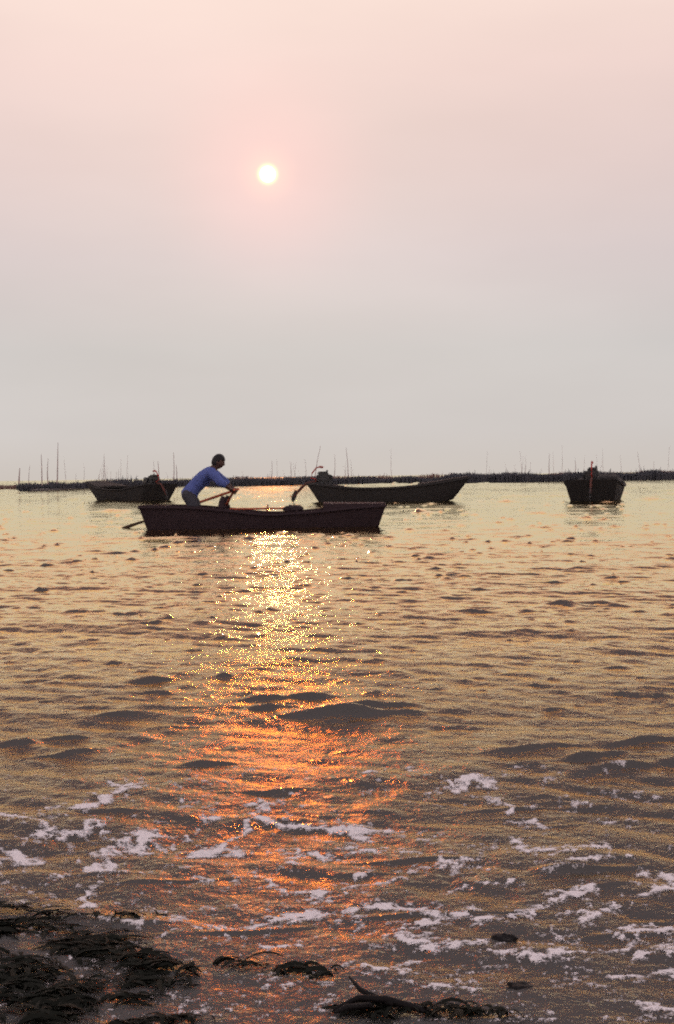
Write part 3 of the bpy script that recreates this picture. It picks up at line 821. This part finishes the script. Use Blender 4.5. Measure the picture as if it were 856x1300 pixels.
for o in list(COL.objects):
    if o.parent: kids.setdefault(o.parent.name, []).append(o)
G_MB = 'motor boats lying off the shore'
proto.location = cMid; tag(proto, 'long dark motor boat seen side on with its propeller raised behind the rowing boat', 'boat', G_MB)
b2 = copy_tree(proto); b2.location = cLeft; b2.rotation_euler = (0, 0, A_LEFT); tag(b2, 'small dark boat lying by the left reeds behind the rower', 'boat', G_MB)
b3 = copy_tree(proto); b3.location = cRight; b3.rotation_euler = (0, 0, A_RIGHT); tag(b3, 'dark boat at right seen end on with engine in its middle', 'boat', G_MB)

def heap(loc, rx, ry, rz_, label, seed, name='net_pile', cat='nets'):
    bm = bmesh.new(); bmesh.ops.create_icosphere(bm, subdivisions=4, radius=1)
    for v in bm.verts:
        p = v.co; k = .75 + .5 * fbm(np.array([p.x * 2.5 + seed]), np.array([p.y * 2.5 + p.z * 3 + seed]), seed, 4)[0]
        v.co = Vector((p.x * rx * k, p.y * ry * k, max(p.z, -.3) * rz_ * k))
    o_ = bm_obj(name, bm, M_HULL2, None, True); o_.location = loc; tag(o_, label, cat)
hr = Vector((math.cos(A_RIGHT), math.sin(A_RIGHT), 0)); hs = Vector((-hr.y, hr.x, 0))
heap(cRight + hr * -1.5 - hs * .38 + Vector((0, 0, .54)), .34, .30, .17, 'dark net pile heaped right of the engine on the end-on boat', 5)
heap(cRight + hr * -.6 + hs * .30 + Vector((0, 0, .46)), .40, .42, .18, 'low dark net pile left of the engine on the end-on boat', 9)

# ------------------------------------------------------------------ weed, stones and driftwood at the water's edge
def leaf(V, Q, c, ang, ln, wd, lift, curl, r):
    n = 5; b0 = len(V)
    for i in range(n):
        t_ = i / (n - 1); x = (t_ - .5) * ln; ww = wd * math.sin(math.pi * (.12 + .80 * t_)) * .5
        z = lift * math.sin(math.pi * t_) + curl * t_
        y = .12 * ln * math.sin(3 * t_)
        for s_ in (-1, 1):
            xx, yy = x, y + s_ * ww
            V.append((c[0] + xx * math.cos(ang) - yy * math.sin(ang), c[1] + xx * math.sin(ang) + yy * math.cos(ang), c[2] + z + s_ * wd * r * .4))
    for i in range(n - 1):
        Q.append((b0 + 2 * i, b0 + 2 * i + 1, b0 + 2 * i + 3, b0 + 2 * i + 2))
def weed_object(name, centres, n, spread_px, lo=.02, hi=.055, seed=0, lift=.018):
    r = random.Random(seed); V = []; Q = []
    pts = []
    for k in range(n):
        cx, cy, sx, sy = centres[r.randrange(len(centres))]
        pts.append((r.gauss(cx, sx), min(r.gauss(cy, sy), 1330)))
    g = [ground(*p) for p in pts]
    hz = heights(np.array([p.x for p in g]), np.array([p.y for p in g]))
    for p, z in zip(g, hz):
        s_ = p.y / 2.4
        leaf(V, Q, (p.x, p.y, z + .002 + r.random() * .005), r.gauss(0, .7), r.uniform(lo, hi) * s_, r.uniform(.003, .011) * s_, r.uniform(.002, lift), r.gauss(0, .0025), r.uniform(-.5, .5))
    me = bpy.data.meshes.new(name); fill_mesh(me, np.array(V), np.array(Q))
    return me, V
CL = []
rw = random.Random(3)
for k in range(64):                                                  # dense towards the lower left
    while True:
        x = rw.uniform(-90, 245); y = rw.uniform(1150, 1330)
        dens = min(1, max(0, (y - 1140) / 90)) * min(1, max(0, (250 - x) / 120))
        if y > 1240 and x > 120: dens *= .45
        if rw.random() < dens: break
    CL.append((x, y, rw.uniform(5, 24), rw.uniform(1.5, 5)))
CL += [(70, 1165, 14, 4), (60, 1182, 20, 4), (120, 1185, 20, 4), (200, 1230, 16, 8), (175, 1240, 14, 8), (20, 1152, 12, 3)]
me, _ = weed_object('water_weed', CL, 1350, 0, lo=.02, hi=.07, seed=2, lift=.004)
ww = link_mesh('water_weed', me, M_WEED, None, True); tag(ww, 'dark rotting water weed and leaves washed up at the lower left', kind='stuff')
def clump(cs, n, label, seed):
    me, V = weed_object('weed_clump', cs, n, 0, lo=.02, hi=.06, seed=seed, lift=.007)
    c = Vector(np.mean(np.array(V), 0)); c.z = 0
    for v in me.vertices: v.co = v.co - c
    o = link_mesh('weed_clump', me, M_WEED, None, True); o.location = c
    tag(o, label, 'weed clump', 'loose weed clumps near the shore')
clump([(392, 1238, 20, 5), (375, 1234, 12, 3)], 38, 'loose dark clump of weed above the orange glints at bottom centre', 31)
clump([(320, 1229, 22, 3)], 14, 'thin strip of dark weed just left of the bottom centre clump', 34)
clump([(243, 1240, 3, 5)], 14, 'small dark scrap of weed right of the big weed mass', 32)
clump([(218, 1299, 16, 3)], 22, 'little weed strip at the bottom edge right of the big weed mass', 33)
clump([(560, 1288, 30, 4), (500, 1290, 30, 4), (460, 1285, 20, 4), (600, 1294, 25, 3)], 140, 'flat dark weed beside the driftwood at the bottom edge', 35)
def stone(px, py, wpx, hpx, label, seed):
    g = ground(px, py); k = g.y / F
    bm = bmesh.new(); bmesh.ops.create_icosphere(bm, subdivisions=4, radius=1)
    for v in bm.verts:
        p = v.co; n_ = .45 + 1.1 * fbm(np.array([p.x * 1.9 + seed + p.z]), np.array([p.y * 1.9 + seed]), seed, 5)[0]
        v.co = Vector((p.x * wpx / 2 * k * n_, p.y * wpx * .42 * k * n_, p.z * hpx * .42 * k * n_))
    o = bm_obj('stone', bm, M_STONE, None, True); o.location = (g.x, g.y, -.002)
    tag(o, label, 'stone', 'dark stones in the shallows')
stone(640, 1191, 32, 14, 'dark wet stone poking through foam at right of bottom centre', 3)
stone(660, 1253, 44, 16, 'larger flat dark stone below the foam nearer the bottom edge', 8)
# driftwood: a forked root lying at the bottom edge
def gp(px, py, z): v = ground(px, py); return Vector((v.x, v.y, z))
o0 = gp(480, 1290, 0)
dw = empty('driftwood', o0); tag(dw, 'dark forked driftwood lying in the water at the bottom edge', 'driftwood')
bm = bmesh.new(); P = [gp(425, 1292, .012), gp(455, 1284, .02), gp(490, 1284, .018), gp(530, 1290, .012), gp(570, 1296, .0)]
tube(bm, [p - o0 for p in P], [.003, .005, .006, .005, .002], 9); t_ = bm_obj('trunk', bm, M_STONE, dw, True)
bm = bmesh.new(); P = [gp(500, 1287, .014), gp(478, 1280, .016), gp(458, 1275, .022), gp(444, 1268, .034)]
tube(bm, [p - o0 for p in P], [.005, .005, .004, .0015], 8); bm_obj('branch', bm, M_STONE, dw, True)
bm = bmesh.new(); P = [gp(470, 1288, .014), gp(440, 1296, .02), gp(425, 1303, .02)]
tube(bm, [p - o0 for p in P], [.005, .005, .002], 8); bm_obj('branch', bm, M_STONE, dw, True)
